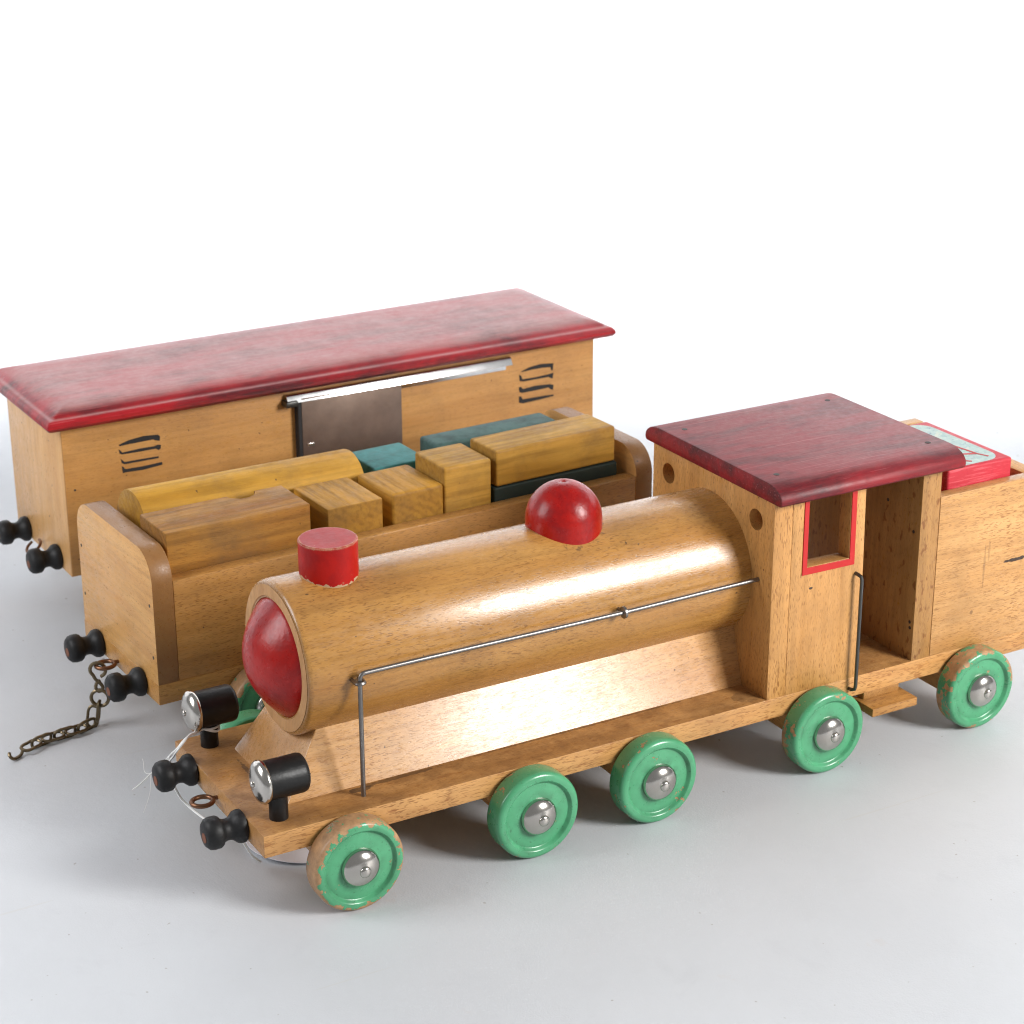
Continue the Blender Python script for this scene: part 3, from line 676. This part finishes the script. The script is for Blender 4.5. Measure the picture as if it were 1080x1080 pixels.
# ================================================================== CHAIN, THREAD AND TAG
def chain():
    root = thing('coupling_chain', 'old brass chain hooked on the open wagon ring and trailing over the grey surface', 'chain', (-.0268, .2470, 0))
    o = Vector(root.location); r = .00095
    def add(pts, closed=True, n=6, rad=r, nm='link'):
        obj(nm, tube([p-o for p in smooth_path(pts, n, closed)], rad, 8, closed), BRASS, root)
    def link_(c, d, up, L=.0118, Wd=.0072):
        c, d = Vector(c), Vector(d).normalized(); s = d.cross(Vector(up)).normalized(); h, q = L/2-Wd/2+.0012, Wd/2
        pts = [c+d*h*k+s*q*m for k, m in ((-1, 1), (0, 1), (1, 1))]
        pts += [c+d*(h+q*.85)+s*q*.55, c+d*(h+q*.85)-s*q*.55]
        pts += [c+d*h*k-s*q for k in (1, 0, -1)]
        pts += [c-d*(h+q*.85)-s*q*.55, c-d*(h+q*.85)+s*q*.55]
        add(pts)
    G = lambda x, y, z: Vector(bed(x, y, z))
    # S hook through the wagon's ring
    c = G(-.0135, .0600, .0385)
    ax = Vector((.85, -.5, 0)).normalized()
    hk = []
    for a in range(-70, 235, 25): hk.append(c+ax*(.0046*cos(radians(a)))+Vector((0, 0, .0046*sin(radians(a)))))
    hk += [c+Vector((0, 0, -.0062))-ax*.0018, c+Vector((0, 0, -.0086))+ax*.0008, c+Vector((0, 0, -.0118))+ax*.0022, c+Vector((0, 0, -.0142)),
           c+Vector((0, 0, -.0120))-ax*.0020, c+Vector((0, 0, -.0088))-ax*.0012, c+Vector((0, 0, -.0070))+ax*.0008]
    add(hk, False, 4, .0011, 'hook')
    c2 = c+Vector((0, 0, -.0185)); ring = [c2+ax*(.0052*cos(a))+Vector((0, 0, .0052*sin(a))) for a in [2*pi*i/14 for i in range(14)]]
    add(ring, True, 3, .0011, 'ring')
    link_(c2+Vector((-.0012, .001, -.0088)), (.10, -.12, 1), (.85, -.5, 0), .0108, .0058)
    # tail lying on the ground
    link_((-.0030, .2545, .0062), (.25, .12, 1), (.47, .77, -.1), .0108, .0062)
    tail = smooth_path([(-.0050, .2515, .0036), (-.0105, .2490, .0036), (-.0195, .2472, .0036), (-.0285, .2463, .0036), (-.0370, .2450, .0036), (-.0450, .2420, .0036), (-.0535, .2372, .0036)], 24)
    pitch, d0, m0, k = .0074, 0., tail[0], 0
    for p, q in zip(tail, tail[1:]):
        d0 += (q-p).length
        if d0 >= pitch:
            d = q-m0; mid = (q+m0)/2
            link_(mid, (d.x, d.y, 0), ((0, -.20, 1) if k % 2 else (d.y, -d.x, .0012)), .0112, .0062)
            d0 = 0.; m0 = q; k += 1
    e = Vector((-.0545, .2365, .0020))
    add([e+Vector(v) for v in ((.0035, .0022, .0022), (.0018, .001, -.0004), (-.001, -.0012, -.0008), (-.0042, -.0028, -.0004), (-.0058, -.0018, .0012), (-.0056, .0002, .0024))], False, 5, .001, 'hook')
chain()

def tag_and_thread():
    t = thing('paper_tag', 'white paper price tag on thread tied round the far headlamp post of the locomotive', 'tag', (.0435, .0605, 0))
    o = Vector(t.location)
    a = math.atan2(-.012, .0166)
    disc = lathe([(0, 0), (.0205, 0), (.0205, .0004), (0, .0004)], 'z', (0, 0, 0), 48)
    for v in disc.verts: v.co.x *= 1.35
    d = obj('card', disc, PAPER, t); d.location = (0, 0, .0034); d.rotation_euler = (.05, .06, a)
    px, py = .0148, .1068
    th = []
    def add(p, r=.00065): th.append(tube([Vector(q)-o for q in smooth_path(p, 7)], r, 6))
    loop = [(px+.0055*cos(k), py+.0055*sin(k), .0590+.0012*sin(2*k)) for k in [radians(x) for x in range(-150, 181, 30)]]
    add([(.0030, .0975, .0622)]+loop+[(.0030, .0975, .0622)])
    add([(px+.0056*cos(k), py+.0056*sin(k), .0605) for k in [radians(x) for x in range(-160, 171, 30)]]+[(.0030, .0977, .0624)])
    add([(.0035, .0972, .0622), (-.0010, .0945, .0632), (-.0065, .0905, .0622), (-.0085, .0960, .0560), (-.0080, .1060, .0485), (-.0085, .1080, .0440), (-.0092, .1030, .0345), (-.0090, .0965, .0305),
         (-.0085, .0880, .0285), (-.0060, .0694, .0279), (-.0045, .0500, .0310), (-.0010, .0330, .0335), (.0060, .0330, .0200), (.0170, .0480, .0050)])
    add([(.0035, .0974, .0624), (-.0010, .0940, .0638), (-.0065, .0895, .0626), (-.0088, .0935, .0565), (-.0082, .1020, .0490), (-.0088, .1060, .0440), (-.0096, .1022, .0345)])
    add([(.0032, .0970, .0620), (-.0030, .0950, .0620), (-.0070, .1000, .0540), (-.0075, .1110, .0450), (-.0090, .1190, .0370), (-.0140, .1231, .0309), (-.0200, .1240, .0258), (-.0240, .1255, .0226)], .00038)
    add([(-.0140, .1231, .0309), (-.0150, .1300, .0290), (-.0120, .1400, .0300), (-.0100, .1475, .0280)], .00012)
    add([(-.0140, .1235, .0305), (-.0180, .1150, .0240), (-.0240, .1100, .0160)], .00012)
    obj('thread', merge(*th), THREAD, t)
    th2 = t
tag_and_thread()

# ================================================================== CAMERA
CAM = (-.3472044, -.86162112, .57226029); PIT, ROLL, F = -.36474, -.00357, 2223.23
fwd = Vector((sin(YAW)*cos(PIT), cos(YAW)*cos(PIT), sin(PIT))); right = Vector((cos(YAW), -sin(YAW), 0)); up = right.cross(fwd)
r2 = cos(ROLL)*right+sin(ROLL)*up; u2 = -sin(ROLL)*right+cos(ROLL)*up
cd = bpy.data.cameras.new('camera'); cam = bpy.data.objects.new('camera', cd); COL.objects.link(cam)
M = Matrix((r2, u2, -fwd)).transposed().to_4x4(); M.translation = Vector(CAM); cam.matrix_world = M
cd.sensor_width = 36; cd.lens = F/1080*36; cd.clip_start = .01; cd.clip_end = 50
cd.dof.use_dof = True; cd.dof.focus_distance = 1.10; cd.dof.aperture_fstop = 22
S.camera = cam

# ================================================================== LIGHT
wd = bpy.data.worlds.new('World'); S.world = wd; wd.use_nodes = True
wd.node_tree.nodes['Background'].inputs[0].default_value = (.97, .985, 1, 1); wd.node_tree.nodes['Background'].inputs[1].default_value = WORLD = .30
def area(name, loc, target, sx, sy, power, col=(1, 1, 1)):
    d = bpy.data.lights.new(name, 'AREA'); d.shape = 'RECTANGLE'; d.size = sx; d.size_y = sy; d.energy = power; d.color = col
    o = bpy.data.objects.new(name, d); COL.objects.link(o); o.location = loc
    o.rotation_euler = (Vector(target)-Vector(loc)).to_track_quat('-Z', 'Y').to_euler(); return o
def pol(t, az, el, d):
    az, el = radians(az), radians(el); return Vector(t)+d*Vector((cos(az)*cos(el), sin(az)*cos(el), sin(el)))
T = (.20, .06, .09)
area('key_softbox', pol(T, -57.5, 27, 1.6), T, .48, .60, 33, (1, .985, .96))
area('left_softbox', pol((.05, .2, .1), 171, 33, .85), (.05, .22, .08), .40, .50, 5.8, (.98, .98, 1))
fh = Vector((sin(YAW), cos(YAW), 0)); base = Vector((CAM[0], CAM[1], 0))
bk = area('backdrop_light', base+fh*1.75+Vector((0, 0, 1.0)), base+fh*2.06+Vector((0, 0, .2)), 3.8, .25, 27, (1, 1, 1))
bk.data.spread = radians(55)

S.render.engine = 'CYCLES'
S.cycles.pixel_filter_type = 'BLACKMAN_HARRIS'; S.cycles.filter_width = 1.1
S.view_settings.view_transform = 'Standard'; S.view_settings.look = 'None'
S.view_settings.exposure = 0; S.view_settings.gamma = 1; S.view_settings.use_curve_mapping = False
